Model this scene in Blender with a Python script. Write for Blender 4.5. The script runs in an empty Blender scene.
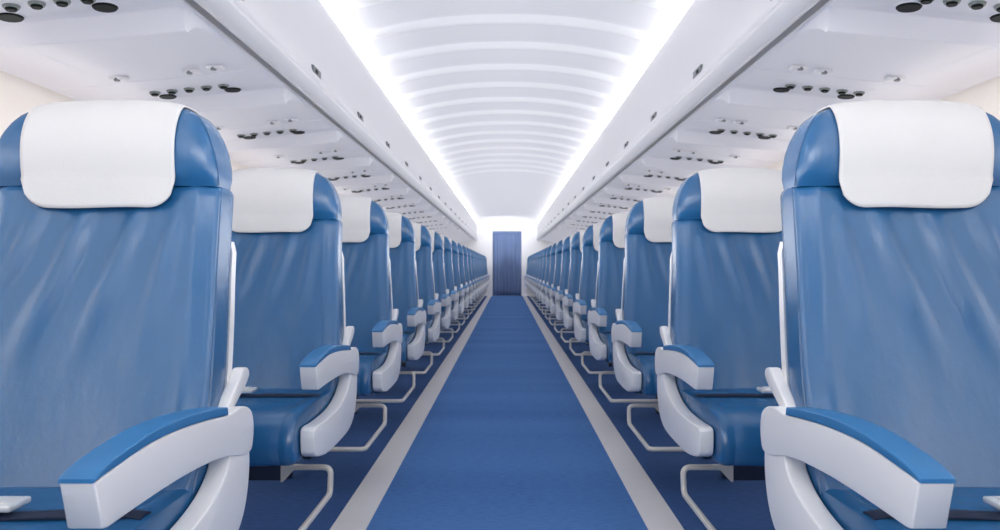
import bpy, bmesh, math, random
from mathutils import Vector, Matrix

random.seed(7)
scene = bpy.context.scene
COL = scene.collection
H = 0.81            # camera height above the floor
PITCH = 0.9         # seat pitch
ROW0 = 1.24         # depth of the first armrest's rear end
ROWS = 20
YEND = 19.27        # bulkhead with the curtain
SEATX = 0.749
SIDES = (('left', 1), ('right', -1))
ORD = ['nearest', 'second', 'third', 'fourth', 'fifth', 'sixth', 'seventh', 'eighth', 'ninth', 'tenth', 'eleventh',
       'twelfth', 'thirteenth', 'fourteenth', 'fifteenth', 'sixteenth', 'seventeenth', 'eighteenth', 'nineteenth',
       'twentieth', 'twenty-first', 'twenty-second']

# ------------------------------------------------------------------ materials
def srgb(r, g, b):
    f = lambda c: c / 12.92 if c <= 0.04045 else ((c + 0.055) / 1.055) ** 2.4
    return (f(r / 255), f(g / 255), f(b / 255), 1)

def mat(name, col, rough=0.5, metal=0.0, bump=None, vary=0.0, vscale=4.0, spec=0.5, sheen=0.0, emit=None, stretch=None, coat=0.0):
    m = bpy.data.materials.new(name); m.use_nodes = True
    nt = m.node_tree; p = nt.nodes['Principled BSDF']
    p.inputs['Base Color'].default_value = col
    p.inputs['Roughness'].default_value = rough
    p.inputs['Metallic'].default_value = metal
    p.inputs['Specular IOR Level'].default_value = spec
    p.inputs['Coat Weight'].default_value = coat
    if sheen: p.inputs['Sheen Weight'].default_value = sheen
    tc = nt.nodes.new('ShaderNodeTexCoord')
    src = tc.outputs['Object']
    if stretch:
        mp = nt.nodes.new('ShaderNodeMapping'); mp.inputs['Scale'].default_value = stretch
        nt.links.new(src, mp.inputs['Vector']); src = mp.outputs['Vector']
    if vary:
        n = nt.nodes.new('ShaderNodeTexNoise'); n.inputs['Scale'].default_value = vscale; n.inputs['Detail'].default_value = 4
        nt.links.new(src, n.inputs['Vector'])
        mx = nt.nodes.new('ShaderNodeMix'); mx.data_type = 'RGBA'; mx.blend_type = 'MIX'
        mx.inputs['A'].default_value = tuple(c * (1 - vary) for c in col[:3]) + (1,)
        mx.inputs['B'].default_value = tuple(min(1, c * (1 + vary)) for c in col[:3]) + (1,)
        nt.links.new(n.outputs['Fac'], mx.inputs['Factor']); nt.links.new(mx.outputs['Result'], p.inputs['Base Color'])
    if bump:
        prev = None
        for (sc, st, di) in bump:
            n = nt.nodes.new('ShaderNodeTexNoise'); n.inputs['Scale'].default_value = sc; n.inputs['Detail'].default_value = 3
            nt.links.new(src, n.inputs['Vector'])
            b = nt.nodes.new('ShaderNodeBump'); b.inputs['Strength'].default_value = st; b.inputs['Distance'].default_value = di
            nt.links.new(n.outputs['Fac'], b.inputs['Height'])
            if prev: nt.links.new(prev.outputs['Normal'], b.inputs['Normal'])
            prev = b
        nt.links.new(prev.outputs['Normal'], p.inputs['Normal'])
    if emit:
        p.inputs['Emission Color'].default_value = emit[0]; p.inputs['Emission Strength'].default_value = emit[1]
    return m

M = {}
M['leather'] = mat('blue_leather', srgb(32, 92, 141), 0.27, bump=[(260, .12, .002), (9, .25, .01)], vary=.06, vscale=7, spec=.75, stretch=(2.2, 2, .7))
M['seam'] = mat('dark_blue_seam', srgb(34, 80, 122), 0.5, vary=.05)
M['pad'] = mat('blue_arm_pad', srgb(46, 114, 168), 0.45, bump=[(420, .1, .001)], vary=.03)
M['cloth'] = mat('white_cloth', srgb(213, 212, 212), 0.95, bump=[(420, .35, .0012), (14, .25, .006)], vary=.015, vscale=30, spec=.1)
M['plastic'] = mat('pale_plastic', srgb(228, 228, 229), 0.36, bump=[(300, .05, .0005)], vary=.01)
M['frame'] = mat('dark_seat_frame', srgb(24, 40, 66), 0.6, vary=.1)
M['metal'] = mat('bare_metal_tube', srgb(214, 211, 205), 0.35, .3, vary=.05)
M['webbing'] = mat('belt_webbing', srgb(20, 34, 62), 0.8, bump=[(500, .3, .001)], vary=.08)
M['buckle'] = mat('belt_buckle', srgb(236, 236, 234), 0.3, .35, vary=.02)
M['bin'] = mat('bin_plastic', srgb(210, 210, 214), 0.42, bump=[(40, .02, .001)], vary=.008)
M['panel'] = mat('service_panel_plastic', srgb(232, 232, 238), 0.5, bump=[(60, .03, .001)], vary=.008)
M['ceiling_rib'] = mat('lit_ceiling_band', srgb(243, 243, 244), 0.45, vary=.004)
M['ceiling'] = mat('ceiling_plastic', srgb(229, 229, 232), 0.5, vary=.006)
M['wall'] = mat('sidewall_plastic', srgb(240, 236, 232), 0.6, bump=[(200, .05, .001)], vary=.01)
M['dark'] = mat('dark_lens', srgb(10, 18, 16), 0.5, vary=.2, spec=.15)
M['grey'] = mat('grey_nozzle', srgb(128, 136, 134), 0.35, .3, vary=.15, vscale=30)
M['latch'] = mat('latch_grey', srgb(112, 116, 122), 0.4, .2, vary=.1, vscale=40)
M['curtain'] = mat('curtain_cloth', srgb(104, 124, 162), 0.9, bump=[(120, .1, .002)], vary=.08, vscale=3, stretch=(6, 6, .5))
M['strip'] = mat('floor_strip', srgb(196, 196, 199), 0.55, bump=[(300, .08, .001)], vary=.04, vscale=18)
M['cove'] = mat('cove_light', (1, 1, 1, 1), 0.5, emit=((1, .985, .95, 1), 13.5))

def carpet(name, c1, c2, rib):
    m = bpy.data.materials.new(name); m.use_nodes = True
    nt = m.node_tree; p = nt.nodes['Principled BSDF']; L = nt.links.new
    p.inputs['Roughness'].default_value = .95; p.inputs['Specular IOR Level'].default_value = .12
    tc = nt.nodes.new('ShaderNodeTexCoord')
    mp = nt.nodes.new('ShaderNodeMapping'); mp.inputs['Scale'].default_value = (30, 130, 1)
    L(tc.outputs['Object'], mp.inputs['Vector'])
    n = nt.nodes.new('ShaderNodeTexNoise'); n.inputs['Scale'].default_value = 1; n.inputs['Detail'].default_value = 5
    L(mp.outputs['Vector'], n.inputs['Vector'])
    mp2 = nt.nodes.new('ShaderNodeMapping'); mp2.inputs['Scale'].default_value = (.15, 2.2, 1)
    L(tc.outputs['Object'], mp2.inputs['Vector'])
    n2 = nt.nodes.new('ShaderNodeTexNoise'); n2.inputs['Scale'].default_value = 1; n2.inputs['Detail'].default_value = 2
    L(mp2.outputs['Vector'], n2.inputs['Vector'])
    mt = nt.nodes.new('ShaderNodeMath'); mt.operation = 'MULTIPLY_ADD'; mt.inputs[1].default_value = .55
    L(n.outputs['Fac'], mt.inputs[0])
    ms = nt.nodes.new('ShaderNodeMath'); ms.operation = 'MULTIPLY'; ms.inputs[1].default_value = .45
    L(n2.outputs['Fac'], ms.inputs[0]); L(ms.outputs[0], mt.inputs[2])
    r = nt.nodes.new('ShaderNodeValToRGB'); r.color_ramp.elements[0].position = .34; r.color_ramp.elements[1].position = .66
    r.color_ramp.elements[0].color = c1; r.color_ramp.elements[1].color = c2
    L(mt.outputs[0], r.inputs['Fac']); L(r.outputs['Color'], p.inputs['Base Color'])
    b = nt.nodes.new('ShaderNodeBump'); b.inputs['Strength'].default_value = .5; b.inputs['Distance'].default_value = .003
    L(n.outputs['Fac'], b.inputs['Height']); L(b.outputs['Normal'], p.inputs['Normal'])
    return m
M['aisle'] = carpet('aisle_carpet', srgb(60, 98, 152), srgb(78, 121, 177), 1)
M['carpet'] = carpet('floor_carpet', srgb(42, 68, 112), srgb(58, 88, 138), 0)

# ------------------------------------------------------------------ helpers
def obj(name, bm, m, parent=None, smooth=True, angle=40):
    bmesh.ops.recalc_face_normals(bm, faces=bm.faces)
    me = bpy.data.meshes.new(name); bm.to_mesh(me); bm.free()
    if smooth:
        for f in me.polygons: f.use_smooth = True
        try: me.set_sharp_from_angle(angle=math.radians(angle))
        except Exception: pass
    me.materials.append(m)
    o = bpy.data.objects.new(name, me); COL.objects.link(o)
    if parent: o.parent = parent
    return o

def struct(name, bm, m, **k):
    o = obj(name, bm, m, **k); o['kind'] = 'structure'; return o

def empty(name, loc):
    o = bpy.data.objects.new(name, None); o.empty_display_size = .1; COL.objects.link(o); o.location = loc; return o

def tag(o, label, cat, group=None):
    o['label'] = label; o['category'] = cat
    if group: o['group'] = group
    return o

def children(o): return list(o.children)

def copy_tree(o, parent=None):
    c = o.copy(); COL.objects.link(c)
    if parent: c.parent = parent
    for ch in children(o): copy_tree(ch, c)
    return c

def grid(bm, rows, close_u=False, caps=False):
    """rows: list of equal-length lists of points"""
    vs = [[bm.verts.new(p) for p in r] for r in rows]
    n = len(vs[0])
    for i in range(len(vs) - 1):
        for j in range(n if close_u else n - 1):
            a, b, c, d = vs[i][j], vs[i][(j + 1) % n], vs[i + 1][(j + 1) % n], vs[i + 1][j]
            bm.faces.new((a, b, c, d))
    if caps:
        bm.faces.new(vs[0]); bm.faces.new(vs[-1])
    return vs

def box(bm, x0, x1, y0, y1, z0, z1, bev=0.0):
    r = bmesh.ops.create_cube(bm, size=1)
    for v in r['verts']:
        v.co = Vector(((x0 + x1) / 2 + v.co.x * (x1 - x0), (y0 + y1) / 2 + v.co.y * (y1 - y0), (z0 + z1) / 2 + v.co.z * (z1 - z0)))
    if bev:
        es = list({e for v in r['verts'] for e in v.link_edges})
        bmesh.ops.bevel(bm, geom=es, offset=bev, segments=3, profile=.5, affect='EDGES')

def catmull(pts, n=6, closed=True):
    out = []; N = len(pts)
    rng = range(N) if closed else range(N - 1)
    for i in rng:
        g = (lambda k: pts[k % N]) if closed else (lambda k: pts[min(max(k, 0), N - 1)])
        p0, p1, p2, p3 = g(i - 1), g(i), g(i + 1), g(i + 2)
        for k in range(n):
            t = k / n
            out.append(tuple(.5 * ((2 * p1[a]) + (-p0[a] + p2[a]) * t + (2 * p0[a] - 5 * p1[a] + 4 * p2[a] - p3[a]) * t * t
                                   + (-p0[a] + 3 * p1[a] - 3 * p2[a] + p3[a]) * t ** 3) for a in range(len(p1))))
    if not closed: out.append(tuple(pts[-1]))
    return out

def extrude_yz(bm, poly, x0, x1, bev=.004, seg=3):
    """polygon in (y,z) extruded from x0 to x1 with rounded rims"""
    a = [bm.verts.new((x0, y, z)) for y, z in poly]
    f = bm.faces.new(a)
    r = bmesh.ops.extrude_face_region(bm, geom=[f])
    nv = [v for v in r['geom'] if isinstance(v, bmesh.types.BMVert)]
    for v in nv: v.co.x = x1
    bm.normal_update()
    bmesh.ops.recalc_face_normals(bm, faces=bm.faces)
    if bev:
        rim = [e for e in bm.edges if e.is_valid and abs(e.verts[0].co.x - e.verts[1].co.x) < 1e-6 and
               any(len(ff.verts) > 4 for ff in e.link_faces)]
        bmesh.ops.bevel(bm, geom=rim, offset=bev, segments=seg, profile=.5, affect='EDGES', clamp_overlap=True)

def tube(bm, pts, rad, seg=10, corner=0.0):
    P = [Vector(p) for p in pts]
    if corner:
        Q = [P[0]]
        for i in range(1, len(P) - 1):
            d0 = (P[i - 1] - P[i]); d1 = (P[i + 1] - P[i])
            c = min(corner, d0.length * .45, d1.length * .45)
            a = P[i] + d0.normalized() * c; b = P[i] + d1.normalized() * c
            for k in range(7):
                t = k / 6
                Q.append(a * (1 - t) ** 2 + P[i] * 2 * t * (1 - t) + b * t * t)
        Q.append(P[-1]); P = Q
    rows = []; up = Vector((0, 0, 1)); prev = None
    for i, p in enumerate(P):
        t = (P[min(i + 1, len(P) - 1)] - P[max(i - 1, 0)]).normalized()
        if prev is None:
            n = t.cross(up) if abs(t.dot(up)) < .95 else t.cross(Vector((1, 0, 0)))
        else:
            n = prev - t * prev.dot(t)
        n.normalize(); prev = n; b = t.cross(n)
        rows.append([p + (n * math.cos(2 * math.pi * k / seg) + b * math.sin(2 * math.pi * k / seg)) * rad for k in range(seg)])
    grid(bm, rows, close_u=True, caps=True)

def lerp_table(tab, x):
    if x <= tab[0][0]: return tab[0][1]
    for (x0, y0), (x1, y1) in zip(tab, tab[1:]):
        if x <= x1:
            t = (x - x0) / (x1 - x0); return y0 + (y1 - y0) * t
    return tab[-1][1]

def smooth_table(tab, x):
    if x <= tab[0][0]: return tab[0][1]
    for i in range(len(tab) - 1):
        (x0, y0), (x1, y1) = tab[i], tab[i + 1]
        if x <= x1:
            m = lambda k: (tab[min(k + 1, len(tab) - 1)][1] - tab[max(k - 1, 0)][1]) / (tab[min(k + 1, len(tab) - 1)][0] - tab[max(k - 1, 0)][0])
            h = x1 - x0; t = (x - x0) / h
            return ((2 * t ** 3 - 3 * t ** 2 + 1) * y0 + (t ** 3 - 2 * t ** 2 + t) * h * m(i) + (-2 * t ** 3 + 3 * t ** 2) * y1 + (t ** 3 - t ** 2) * h * m(i + 1))
    return tab[-1][1]

# ------------------------------------------------------------------ the seat (facing -Y, u grows towards the aisle)
FRONT = [(.40, -.165), (.447, -.148), (.60, -.084), (.72, -.034), (.80, -.002), (.87, .020), (.93, .032), (1.0, .040), (1.13, .047)]
def back_front(z): return smooth_table(FRONT, z)
BACK_W = [(.40, .240), (.50, .245), (.59, .244), (.70, .232), (.80, .219), (.88, .2135), (.97, .212)]

def folds(u, z):
    """soft vertical creases fanning down the leather of the back"""
    k = max(0.0, min(1.0, (.94 - z) / .06))
    d = 0
    for (uc, sl, wd, am) in ((-.148, .22, .014, .003), (-.112, .28, .017, .0066), (-.074, .32, .010, .0016), (-.036, .25, .020, .0075), (.006, .18, .011, .0018), (.052, .26, .019, .0070),
                             (.088, .10, .010, .0015), (.122, .12, .016, .0058)):
        c = 1.12 * uc + sl * (z - .87)
        fade = max(0.0, min(1.0, (z - (.58 + .45 * abs(uc))) / .16))
        d += 2.0 * am * fade * math.exp(-((u - c) / (wd * (1 + 1.2 * (.9 - z)))) ** 2)
    return d * k

def make_backrest(s):
    rows = []
    zs = [.415, .42, .43, .445] + [.46 + (.94 - .46) * i / 34 for i in range(35)] + [.95, .957, .961]
    for z in zs:
        w = smooth_table(BACK_W, z)
        inset = 0
        if z < .445: inset = .012 * (1 - (z - .415) / .03)
        if z > .95: inset = .010 * ((z - .95) / .011) ** 2
        f = back_front(z) + inset; r = back_front(z) + .102 - inset
        w -= inset * .4
        pts = []
        fr = .014                                  # rounding of the bolsters
        nf = 40
        for i in range(nf + 1):                    # across the front
            u = -(w - fr) + 2 * (w - fr) * i / nf
            y = f + .010 * math.exp(-(u / .10) ** 2) - folds(u, z) - .005 * math.exp(-((abs(u) - (w - .038)) / .016) ** 2) + .007 * max(0, (abs(u) - (w - .036)) / .022) ** 2
            pts.append((u, y))
        f2 = pts[-1][1]
        for i in range(1, 6):                      # rounded corner
            a = math.radians(90 * i / 6)
            pts.append((w - fr + fr * math.sin(a), f2 + (f + fr + .002 - f2) * (1 - math.cos(a))))
        pts += [(w, f + fr), (w, f + fr + .003), (w - .0035, f + fr + .0052), (w - .0035, f + fr + .0072), (w + .0005, f + fr + .0096), (w + .001, f + .055),
                (w - .001, r - .02), (w - .006, r - .006), (w - .016, r)]
        side = pts[nf + 1:]
        for i in range(1, 8):
            u = (w - .016) - 2 * (w - .016) * i / 8
            pts.append((u, r))
        pts += [(-u, y) for u, y in reversed(side)]
        rows.append([(s * u, y, z) for u, y in pts])
    bm = bmesh.new(); grid(bm, rows, close_u=True, caps=True)
    return bm

HZ0, HZ1 = .9605, 1.126
HEAD_W = [(.95, .212), (1.0, .210), (1.03, .204), (1.055, .195), (1.078, .182), (1.096, .168), (1.109, .145), (1.117, .115), (1.123, .075), (1.126, .0)]

def head_sec(z, grow=0.0):
    """half width, centre y, half thickness, exponent of the headrest's section at z"""
    zt = HZ1 + grow
    t = min(1.0, max(0.0, (z - HZ0) / (zt - HZ0)))
    zz = HZ0 + t * (HZ1 - HZ0)
    w = lerp_table(HEAD_W, zz) + grow
    f = back_front(zz) - .006 - .012 * math.sin(math.pi * min(1, t * 1.1)) * (1 if t < .9 else 1)
    r = back_front(zz) + .098
    th = (r - f) / 2; yc = (r + f) / 2
    th *= (1 - t ** 5) ** .5 if t < 1 else 0
    return w, yc, th + grow * (1 - t ** 6), 6.5

def sec_front(u, z, grow):
    w, yc, th, n = head_sec(z, grow)
    q = min(1.0, abs(u) / max(w, 1e-5))
    return yc, th * (1 - q ** n) ** (1 / n)

def make_headrest(s):
    rows = []
    N = 26
    for i in range(N):
        t = math.sin(math.pi / 2 * i / (N - 1))
        z = HZ0 + (HZ1 - HZ0) * t
        w, yc, th, n = head_sec(z)
        ins = .008 * max(0, 1 - i / 2.0)
        w = max(w - ins * .3, .004); th = max(th - ins, .003)
        pts = []
        for k in range(72):
            a = 2 * math.pi * k / 72
            c, d = math.cos(a), math.sin(a)
            pts.append((s * w * math.copysign(abs(c) ** (2 / n), c), yc + th * math.copysign(abs(d) ** (2 / n), d), z))
        rows.append(pts)
    bm = bmesh.new(); grid(bm, rows, close_u=True, caps=True)
    return bm

def make_cover(s):
    G = .004; HW = .1405; ZB = .9185; R = .050
    cols = []
    nu = 40
    for i in range(nu + 1):
        u = -HW + 2 * HW * i / nu
        uu = min(abs(u), HW - .0005)
        lo, hi = HZ0, HZ1 + G
        for _ in range(40):
            mid = (lo + hi) / 2
            if head_sec(mid, G)[0] > uu: lo = mid
            else: hi = mid
        zm = lo
        e = max(0, abs(u) - (HW - R))
        zb = ZB + R - math.sqrt(max(0, R * R - e * e)) + .0012 * math.sin(u * 31)
        zk = .977
        path = []
        yc, d = sec_front(u, zk, G); yk = yc - d
        for k in range(9):
            t = k / 8
            z = zb + (zk - zb) * t
            path.append((u, yk - .003 * (1 - t) + .0010 * math.sin(u * 44 + 1) * (1 - t), z))
        for k in range(1, 19):
            z = zk + (zm - zk) * math.sin(math.pi / 2 * k / 18)
            yc, d = sec_front(u, z, G); path.append((u, yc - d, z))
        for k in range(17, -1, -1):
            z = zm - .045 + .045 * math.sin(math.pi / 2 * k / 18)
            yc, d = sec_front(u, z, G); path.append((u, yc + d, z))
        cols.append([(s * x, y, z) for x, y, z in path])
    bm = bmesh.new(); grid(bm, cols)
    o = obj('headrest_cover', bm, M['cloth'], angle=80)
    md = o.modifiers.new('thickness', 'SOLIDIFY'); md.thickness = .0024; md.offset = 0
    return o

def make_cushion(s):
    prof = [(-.105, .360), (-.10, .40), (-.11, .445), (-.135, .456), (-.20, .457), (-.30, .459), (-.40, .459), (-.455, .453), (-.490, .436), (-.509, .400),
            (-.511, .365), (-.500, .341), (-.46, .330), (-.36, .338), (-.25, .350), (-.15, .352)]
    prof = catmull(prof, 4)
    cy, cz = -.30, .405
    us = [(-.242, .80), (-.241, .90), (-.236, .965), (-.226, 1), (-.212, 1.0), (-.2095, .985), (-.207, 1.0), (-.14, 1.01), (-.07, 1.015), (0, 1.015), (.07, 1.015),
          (.14, 1.01), (.207, 1.0), (.2095, .985), (.212, 1.0), (.226, 1), (.236, .965), (.241, .90), (.242, .80)]
    rows = []
    for u, k in us:
        rr = []
        for y, z in prof:
            dy, dz = y - cy, z - cz
            ky = 1 - (1 - k) * .28
            rr.append((s * u, cy + dy * ky, cz + dz * (k if k < 1 else 1 + (k - 1) * 2)))
        rows.append(rr)
    bm = bmesh.new(); grid(bm, rows, close_u=True, caps=True)
    return bm

U0, U1 = .245, .2855
ARM = [(-.464, .5665), (-.43, .5715), (-.34, .580), (-.25, .5785), (-.16, .571), (-.09, .563), (-.045, .5655), (-.012, .562), (.014, .548), (.024, .525), (.022, .497), (.010, .478),
       (-.03, .479), (-.08, .492), (-.15, .503), (-.24, .509), (-.32, .510), (-.40, .5085), (-.438, .5075), (-.450, .511)]
SUPPORT = [(.004, .50), (.015, .47), (.010, .42), (-.010, .375), (-.045, .345), (-.10, .328), (-.20, .323), (-.333, .3245), (-.42, .338), (-.452, .350), (-.460, .360),
           (-.464, .39), (-.462, .4115), (-.445, .418), (-.38, .415), (-.28, .415), (-.20, .422), (-.13, .441), (-.088, .468), (-.070, .496), (-.05, .505)]

def poly_outline(pts, sharp=(), n=5):
    """Catmull outline that keeps the points listed in sharp as corners"""
    N = len(pts)
    if not sharp: return catmull(pts, n)
    sharp = sorted(sharp); out = []
    for a, b in zip(sharp, sharp[1:] + [sharp[0] + N]):
        seg = [pts[k % N] for k in range(a, b + 1)]
        out += catmull(seg, n if len(seg) > 2 else 1, closed=False)[:-1]
    return out

def make_seat(s):
    root = empty('airline_seat', (0, 0, 0))
    obj('backrest', make_backrest(s), M['leather'], root)
    hd = obj('headrest', make_headrest(s), M['leather'], root, angle=60)
    for sd in (1, -1):                                 # stitched seam down each side of the headrest
        bm = bmesh.new(); pp = []
        for i in range(16):
            z = .962 + .125 * i / 15
            w, yc, th, n = head_sec(z); y = yc - th + .022 - .006 * (i / 15) ** 2
            pp.append((s * sd * (w * (1 - min(1, abs((y - yc) / th)) ** n) ** (1 / n)), y, z))
        tube(bm, pp, .0011, 6)
        obj('seam', bm, M['seam'], hd)
    c = make_cover(s); c.parent = root
    obj('seat_cushion', make_cushion(s), M['leather'], root)
    # pale armrest with blue pad, and the curved side support under it
    bm = bmesh.new(); extrude_yz(bm, poly_outline(ARM, (0, 19)), s * U0, s * U1, .004)
    arm = obj('armrest', bm, M['plastic'], root, angle=50)
    pad_low = [(-.466, .567), (-.43, .5720), (-.34, .5805), (-.25, .579), (-.16, .5715), (-.092, .5637)]
    pad_top = [(-.095, .5775), (-.16, .5865), (-.25, .5945), (-.34, .5945), (-.42, .585), (-.452, .578), (-.466, .572)]
    pts = catmull(pad_low, 5, closed=False) + catmull(pad_top, 5, closed=False)
    bm = bmesh.new(); extrude_yz(bm, pts, s * (U0 - .001), s * (U1 + .001), .005, 4)
    p = obj('arm_pad', bm, M['pad'], arm, angle=50); p['label'] = 'blue padded top of the armrest'
    bm = bmesh.new(); extrude_yz(bm, poly_outline(SUPPORT, (10, 12)), s * (U0 + .001), s * (U1 - .004), .006)
    obj('arm_support', bm, M['plastic'], root, angle=50)
    # white shell closing the back, with the tray hinge lever beside it
    for sd in (1, -1):
        rows = []
        for i in range(17):
            z = .50 + .36 * i / 16
            w = smooth_table(BACK_W, z) - .001
            if i == 16: w -= .006
            r = back_front(z) + .102
            rows.append([(s * sd * u, y, z) for u, y in ((w, r - .010), (w, r + .010), (w - .012, r + .018), (w - .035, r + .018), (w - .040, r + .006), (w - .035, r - .004), (w - .012, r - .004))])
        bm = bmesh.new(); grid(bm, rows, close_u=True, caps=True)
        obj('back_shell', bm, M['plastic'], root, angle=50)
    bm = bmesh.new()
    extrude_yz(bm, poly_outline([(-.045, .553), (-.018, .553), (.020, .573), (.050, .590), (.066, .606), (.060, .620), (.036, .622), (.020, .608), (-.030, .574)]), s * .241, s * .262, .004)
    obj('tray_hinge', bm, M['plastic'], root, angle=50)
    # under the cushion: dark beam, legs, bracket and the bag retaining bar
    bm = bmesh.new()
    box(bm, -.232, .228, -.36, -.10, .315, .345, .006); box(bm, min(s * -.23, s * .094), max(s * -.23, s * .094), -.135, -.10, .188, .315, .006)
    obj('seat_frame', bm, M['frame'], root)
    for y0, y1 in ((-.41, -.37), (-.135, -.095)):
        bm = bmesh.new(); a, b = sorted((s * -.108, s * -.078)); box(bm, a, b, y0, y1, 0, .32, .004)
        obj('leg', bm, M['frame'], root)
    bm = bmesh.new()
    extr = [(.020, .315), (.090, .315), (.082, .232), (.020, .188)]
    vs = [bm.verts.new((s * u, -.137, z)) for u, z in [(.092, .232), (.149, .232), (.124, .215), (.098, .186), (.092, .186)]]
    f = bm.faces.new(vs); r = bmesh.ops.extrude_face_region(bm, geom=[f])
    for v in r['geom']:
        if isinstance(v, bmesh.types.BMVert): v.co.y = -.115
    obj('bar_bracket', bm, M['metal'], root, smooth=False)
    bm = bmesh.new()
    tube(bm, [(s * .099, -.126, .2255), (s * .235, -.126, .2255), (s * .235, -.135, .151), (s * .235, -.545, .151), (s * -.23, -.545, .151)], .0085, 12, .022)
    obj('baggage_bar', bm, M['metal'], root, angle=80)
    # lap belt lying on the cushion
    bm = bmesh.new()
    rows = []
    for i in range(25):
        u = -.236 + .473 * i / 24
        z = .4655 + .001 * math.sin(i * .8) - (.006 * max(0, (abs(u) - .21) / .026))
        y = -.262 - .018 * math.cos(u * 6.5)
        rows.append([(s * u, y - .015, z - .001), (s * u, y, z + .002), (s * u, y + .015, z - .001), (s * u, y + .015, z - .0035), (s * u, y, z - .0005), (s * u, y - .015, z - .0035)])
    grid(bm, rows, close_u=True, caps=True)
    belt = obj('seat_belt', bm, M['webbing'], root)
    bm = bmesh.new()
    a, b = sorted((s * -.013, s * .065)); box(bm, a, b, -.292, -.246, .4715, .481, .003)
    box(bm, a + .012, b - .012, -.282, -.256, .480, .4835, .0012)
    o = obj('buckle', bm, M['buckle'], belt); o['label'] = 'pale metal belt buckle'
    return root

n_seat = 0
for side, s in SIDES:
    proto = make_seat(s)
    for k in range(ROWS):
        o = proto if k == 0 else copy_tree(proto)
        o.location = (-s * SEATX, ROW0 + PITCH * k, 0)
    # labels after copying so that every seat carries its own
        where = 'nearest' if k == 0 else ('farthest' if k == ROWS - 1 else ORD[k] + ' nearest')
        tag(o, 'blue leather seat with white headrest cloth, %s seat of the %s row' % (where, side), 'seat', 'seats in the %s row' % side)

for side, s in SIDES:                              # the row level with the camera, which shades the nearest seats
    src = [o for o in COL.objects if o.parent is None and o.get('group') == 'seats in the %s row' % side][0]
    o = copy_tree(src); o.location = (-s * SEATX, ROW0 - PITCH, 0)
    tag(o, 'blue leather seat level with the camera, just outside the %s edge of the picture' % side, 'seat')
    if 'group' in o: del o['group']

# ------------------------------------------------------------------ overhead bins and service panels
BIN = [(.840, 1.198), (.835, 1.19), (.834, 1.15), (.839, 1.06), (.843, .97), (.840, .895), (.831, .845), (.822, .822), (.818, .812), (.811, .806), (.8075, .797), (.808, .789), (.813, .784),
       (.813, .779), (.808, .776), (.8085, .770), (.816, .762), (.842, .740), (.848, .737), (.866, .738), (.876, .746), (.882, .79), (1.69, .75), (1.69, 1.10), (1.0, 1.135), (.985, 1.19), (.97, 1.19), (.96, 1.14), (.85, 1.145), (.845, 1.195)]

def make_bin(s, L):
    bm = bmesh.new()
    ys = [-L / 2, 0, L / 2]
    rows = []
    for i, y in enumerate(ys):
        rows.append([(-s * x, y, H + z) for x, z in BIN])
    grid(bm, rows, close_u=True, caps=True)
    return obj('overhead_bin', bm, M['bin'], None, angle=28)

def add_latch(s, root):
    bm = bmesh.new(); a, b = sorted((-s * .842, -s * .824)); box(bm, a, b, -.062, .062, H + .832, H + .864, .003)
    l = obj('latch', bm, M['latch'], root); l['label'] = 'small grey bin latch'
    l.rotation_euler = (0, 0, 0)
    bm = bmesh.new(); a, b = sorted((-s * .8245, -s * .8205)); box(bm, a, b, -.030, .0, H + .838, H + .852, .001)
    obj('latch_button', bm, M['dark'], l)

for side, s in SIDES:
    proto = make_bin(s, PITCH); add_latch(s, proto)
    NB = 20
    for k in range(NB):
        o = proto if k == 0 else copy_tree(proto)
        o.location = (0, 1.2 + PITCH * k, 0)
        tag(o, 'white overhead bin with grey latch, %s bin on the %s' % ('nearest' if k == 0 else ORD[k] + ' nearest', side), 'bin', 'overhead bins on the %s' % side)
    o = make_bin(s, .50); o.location = (0, 18.75 + .255, 0)
    tag(o, 'short white overhead bin against the end wall on the %s' % side, 'bin')

def under(x): return .756 - .105 * (x - .93)      # height (above the eye) of the panels' underside

def make_panel(s):
    """underside panel of one row: a sharp lip near the front edge, then a slow slope back up"""
    bm = bmesh.new()
    X = [.925, .933, .9365, .9405, .944, .952] + [.97 + .53 * i / 16 for i in range(17)] + [1.503, 1.505, 1.507, 1.511] + [1.53 + .20 * i / 6 for i in range(7)]
    Y = [0, .006, .012, .02, .03, .036, .045, .06, .10, .16, .24, .32, .40, .50, .56, .62, .6215, .6245, .63, .80, .855, .86, .88, .90]
    drop = [(0, 0), (.006, .006), (.03, .058), (.036, .061), (.045, .058), (.06, .046), (.10, .026), (.16, .012), (.24, .006), (.32, .002), (.40, 0), (.62, 0), (.6215, 0), (.6235, .003), (.63, .003), (.80, .003), (.855, .003), (.86, 0), (.9, 0)]
    rows = []
    for x in X:
        e = min(1, max(0, (x - .933) / .011)); e = e * e * (3 - 2 * e)
        fade = 1 - .25 * min(1, max(0, (x - 1.15) / .55))
        r = []
        for y in Y:
            d = lerp_table(drop, y)
            r.append((-s * x, y, H + under(x) - d * e * fade + (.003 if 1.504 < x < 1.508 and .05 < y < .45 else 0)))
        rows.append(r)
    vs = grid(bm, rows)
    ed = [e for e in bm.edges if len(e.link_faces) == 1]
    r = bmesh.ops.extrude_edge_only(bm, edges=ed)
    for v in r['geom']:
        if isinstance(v, bmesh.types.BMVert): v.co.z = H + under(abs(v.co.x)) + .008
    return obj('service_panel', bm, M['panel'], None, angle=35)

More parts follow.
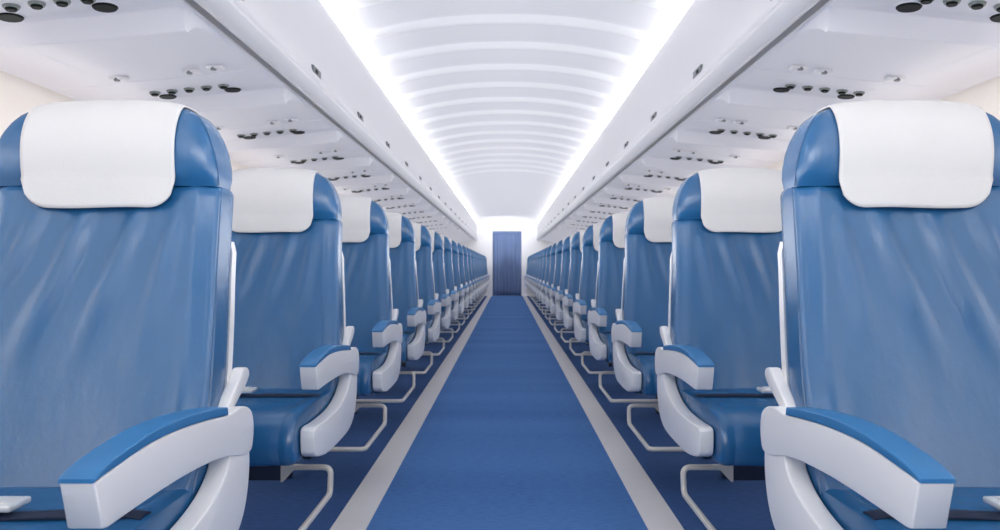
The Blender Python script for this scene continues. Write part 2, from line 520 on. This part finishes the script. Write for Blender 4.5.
def disc(bm, x, y, z, r0, r1, h, seg=24, dish=0.0, slope=0.0):
    """shallow round fitting hanging h below z"""
    rows = []
    prof = [(r0, .004), (r0, -h * .5), (r1 + (r0 - r1) * .6, -h), (r1, -h), (r1 * .9, -h + dish), (r1 * .3, -h + dish)]
    for rr, dz in prof:
        rows.append([(x + rr * math.cos(2 * math.pi * k / seg), y + rr * math.sin(2 * math.pi * k / seg), z + dz + slope * rr * math.cos(2 * math.pi * k / seg)) for k in range(seg)])
    grid(bm, rows, close_u=True, caps=True)

def add_fittings(s, root):
    sl = s * .105
    for i in range(5):                                                # air nozzles in a row
        x = 1.14 + .0690 * i
        bm = bmesh.new(); disc(bm, -s * x, .775, H + under(x), .021, .0155, .010, 20, 0, sl)
        n = obj('air_nozzle', bm, M['grey'], root)
        bm = bmesh.new(); disc(bm, -s * x, .775, H + under(x) - .010, .0145, .009, .006, 16, 0, sl)
        obj('nozzle_tip', bm, M['dark'], n)
    for x in (1.127, 1.393):                                          # reading lights
        bm = bmesh.new(); disc(bm, -s * x, .835, H + under(x) - .002, .038, .032, .004, 28, .002, sl)
        l = obj('reading_light', bm, M['panel'], root)
        bm = bmesh.new(); disc(bm, -s * x, .835, H + under(x) - .003, .0325, .025, .008, 28, 0, sl)
        obj('lens', bm, M['dark'], l)
    for x, y in ((1.075, .540), (1.17, .555), (1.436, .550)):          # call buttons with pale surrounds
        bm = bmesh.new(); a, b = sorted((-s * (x - .030), -s * (x + .030))); box(bm, a, b, y - .012, y + .022, H + under(x) - .012, H + under(x), .003)
        c = obj('call_button', bm, M['ceiling'], root)
        bm = bmesh.new(); disc(bm, -s * (x + .004), y - .002, H + under(x) - .011, .011, .008, .005, 14, 0, sl)
        obj('button_cap', bm, M['latch'], c)
    bm = bmesh.new()                                                   # fine rib above the nozzles
    vs = []
    rows = [[(-s * x, .722, H + under(x) + .002), (-s * x, .722, H + under(x) - .004), (-s * x, .729, H + under(x) - .004), (-s * x, .729, H + under(x) + .002)] for x in (1.06, 1.45)]
    grid(bm, rows, close_u=True, caps=True)
    obj('trim_rib', bm, M['panel'], root)

for side, s in SIDES:
    proto = make_panel(s); add_fittings(s, proto)
    for k in range(ROWS):
        o = proto if k == 0 else copy_tree(proto)
        o.location = (0, 1.10 + PITCH * k, 0)
        tag(o, 'white service panel with lights and nozzles, %s panel on the %s' % ('nearest' if k == 0 else ORD[k] + ' nearest', side), 'panel', 'service panels under the %s bins' % side)

# ------------------------------------------------------------------ the shell
Y0 = -2.5
def ceil_z(x):
    a = abs(x)
    if a <= .80: return 1.360 - .112 * (a / .80) ** 2.3
    return 1.248 - .010 * min(1, (a - .80) / .15)

RIB0 = 3.79
bm = bmesh.new()
ys = set([Y0, YEND])
k = -14
while RIB0 + .45 * k < 9.95:
    c = RIB0 + .45 * k
    if c > Y0 + .1:
        for d in (-.12, -.11, -.10, -.09, -.08, -.06, -.03, 0, .006, .013, .02, .03): ys.add(round(c + d, 4))
    k += 1
ys |= {10.3, 12, 14, 16, 18}
ys = sorted(ys)
def rib(y):
    if y > 9.98: return 0
    t = (y - RIB0) / .45; f = (t - round(t)) * .45
    if f < 0: return .022 * max(0, min(1, (f + .10) / .06)) if f < -.02 else .022
    return .022 * max(0, 1 - f / .02)
xs = [-1.0] + [-1.0 + 2.0 * i / 60 for i in range(61)] + [1.0]
rows = []
for y in ys:
    r = [(x, y, H + ceil_z(x) - rib(y) * min(1, max(0, (.83 - abs(x)) / .12))) for x in xs]
    r[0] = (-1.0, y, H + 1.20); r[-1] = (1.0, y, H + 1.20)
    rows.append(r)
grid(bm, rows)
ceiling = struct('ceiling', bm, M['ceiling'], angle=50)
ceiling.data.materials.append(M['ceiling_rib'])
for f in ceiling.data.polygons:                    # whiter colour on the raised bands paints in the cove light they catch
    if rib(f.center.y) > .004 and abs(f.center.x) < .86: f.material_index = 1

for side, s in SIDES:                              # cove light strips in the trough above each run of bins
    bm = bmesh.new()
    grid(bm, [[(-s * .925, y, H + 1.150), (-s * .948, y, H + 1.205)] for y in (Y0, YEND - .02)])
    o = obj('cove_light', bm, M['cove'], None)
    tag(o, 'glowing white light strip along the ceiling edge above the %s bins' % side, 'light')
    prof = [(1.70, 0), (1.80, .12), (1.90, .40), (1.94, .75), (1.92, 1.10), (1.86, 1.40), (1.82, H + .69), (1.80, H + .74)]
    prof = catmull(prof, 5, closed=False)
    bm = bmesh.new()
    yy = [Y0]
    y = 1.3
    while y < YEND: yy += [y - .006, y, y + .006]; y += PITCH
    yy += [YEND]
    rows = [[(-s * (x + (.004 if any(abs(y - (1.3 + PITCH * q)) < 1e-4 for q in range(21)) else 0)), y, z) for x, z in prof] for y in yy]
    grid(bm, rows)
    struct('wall_' + side, bm, M['wall'], angle=60)

bm = bmesh.new()
grid(bm, [[(x, y, 0) for x in (-1.72, 1.72)] for y in (Y0, YEND + .3)])
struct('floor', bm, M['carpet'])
for i, (side, s) in enumerate(SIDES):
    bm = bmesh.new(); a, b = sorted((-s * .434, -s * .545)); box(bm, a, b, Y0, YEND, -.01, .004, .002)
    struct('trim_%d' % (i + 1), bm, M['strip'])
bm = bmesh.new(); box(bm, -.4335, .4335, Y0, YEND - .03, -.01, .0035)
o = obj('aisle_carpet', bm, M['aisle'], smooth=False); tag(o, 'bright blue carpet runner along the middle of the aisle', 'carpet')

# end wall with its opening, and the curtain hanging in it
bm = bmesh.new()
W, T = .406, H + 1.005
for x0, x1, z0, z1 in ((-1.95, -W, 0, 2.25), (W, 1.95, 0, 2.25), (-W, W, T, 2.25)):
    box(bm, x0, x1, YEND, YEND + .06, z0, z1)
struct('wall_back', bm, M['ceiling'], smooth=False)
bm = bmesh.new()
rows = []
for j in range(13):
    z = .012 + (T - .02) * j / 12
    rows.append([(-.403 + .806 * i / 120, YEND + .035 + (.016 * math.sin(i / 120 * math.pi * 2 * 9) + .006 * math.sin(i / 120 * 40 + 1)) * (1 - .25 * j / 12), z) for i in range(121)])
grid(bm, rows)
cur = obj('curtain', bm, M['curtain'], None, angle=80)
md = cur.modifiers.new('thickness', 'SOLIDIFY'); md.thickness = .003
tag(cur, 'blue pleated curtain closing the far end of the aisle', 'curtain')
bm = bmesh.new(); box(bm, -.403, .403, YEND + .008, YEND + .020, T - .07, T - .012, .003)
obj('curtain_heading', bm, M['curtain'], cur)

# ------------------------------------------------------------------ light, camera
w = bpy.data.worlds.new('cabin_ambient'); scene.world = w; w.use_nodes = True
nt = w.node_tree; bg = nt.nodes['Background']; bg.inputs['Strength'].default_value = 1.15
tc = nt.nodes.new('ShaderNodeTexCoord'); sx = nt.nodes.new('ShaderNodeSeparateXYZ'); rp = nt.nodes.new('ShaderNodeValToRGB')
nt.links.new(tc.outputs['Generated'], sx.inputs[0])
mr = nt.nodes.new('ShaderNodeMapRange'); mr.inputs['From Min'].default_value = -.05; mr.inputs['From Max'].default_value = .28
nt.links.new(sx.outputs['Z'], mr.inputs['Value']); nt.links.new(mr.outputs['Result'], rp.inputs['Fac'])
rp.color_ramp.elements[0].color = (.05, .07, .10, 1); rp.color_ramp.elements[1].color = (1, .985, .96, 1)
nt.links.new(rp.outputs['Color'], bg.inputs['Color'])

def area(name, loc, aim, sx, sy, power, col=(1, 1, 1)):
    l = bpy.data.lights.new(name, 'AREA'); l.shape = 'RECTANGLE'; l.size = sx; l.size_y = sy; l.energy = power; l.color = col
    o = bpy.data.objects.new(name, l); COL.objects.link(o); o.location = loc
    z = -Vector(aim).normalized(); y = Vector((0, 1, 0)) if abs(z.y) < .8 else Vector((0, 0, 1))
    x = y.cross(z).normalized(); y = z.cross(x)
    o.rotation_euler = Matrix((x, y, z)).transposed().to_euler()
    return o
for s in (1, -1):
    # soft fill along the aisle, shining up on bins and service panels
    area('aisle_fill', (s * .12, 9.6, .95), (s * .66, 0, .75), .25, 19.0, 34)
    # daylight from the windows, and the warm wash on the side wall under the bins
    area('window_daylight', (s * 1.70, 8.6, 1.14), (-s * 1, 0, -.10), .22, 21.0, 20)
    area('sidewall_wash', (s * 1.40, 9.0, 1.10), (s * 1, 0, .12), .10, 21.0, 30, (1, .88, .77))
# added fill lamp that brightens the end wall
area('end_wall_fill', (0, 18.5, 2.02), (0, 1, -.35), 1.2, .15, 5)
# added softbox behind the camera, for highlights and fill on the seat fronts
area('front_softbox', (0, -2.2, 1.75), (0, 1, -.08), 2.2, .7, 30)

cam = bpy.data.cameras.new('camera'); co = bpy.data.objects.new('camera', cam); COL.objects.link(co)
co.location = (0, 0, H); co.rotation_euler = (math.radians(90), 0, 0)
cam.sensor_width = 36; cam.lens = .690 * 36; cam.shift_x = -.007; cam.shift_y = .002
cam.clip_start = .02
cam.dof.use_dof = True; cam.dof.focus_distance = 1.35; cam.dof.aperture_fstop = 9.0
scene.camera = co
scene.view_settings.view_transform = 'Standard'
scene.view_settings.look = 'None'
scene.view_settings.exposure = 0.33
scene.cycles.max_bounces = 14
scene.cycles.diffuse_bounces = 10
scene.cycles.glossy_bounces = 4
scene.cycles.sample_clamp_indirect = 8
scene.cycles.use_denoising = True
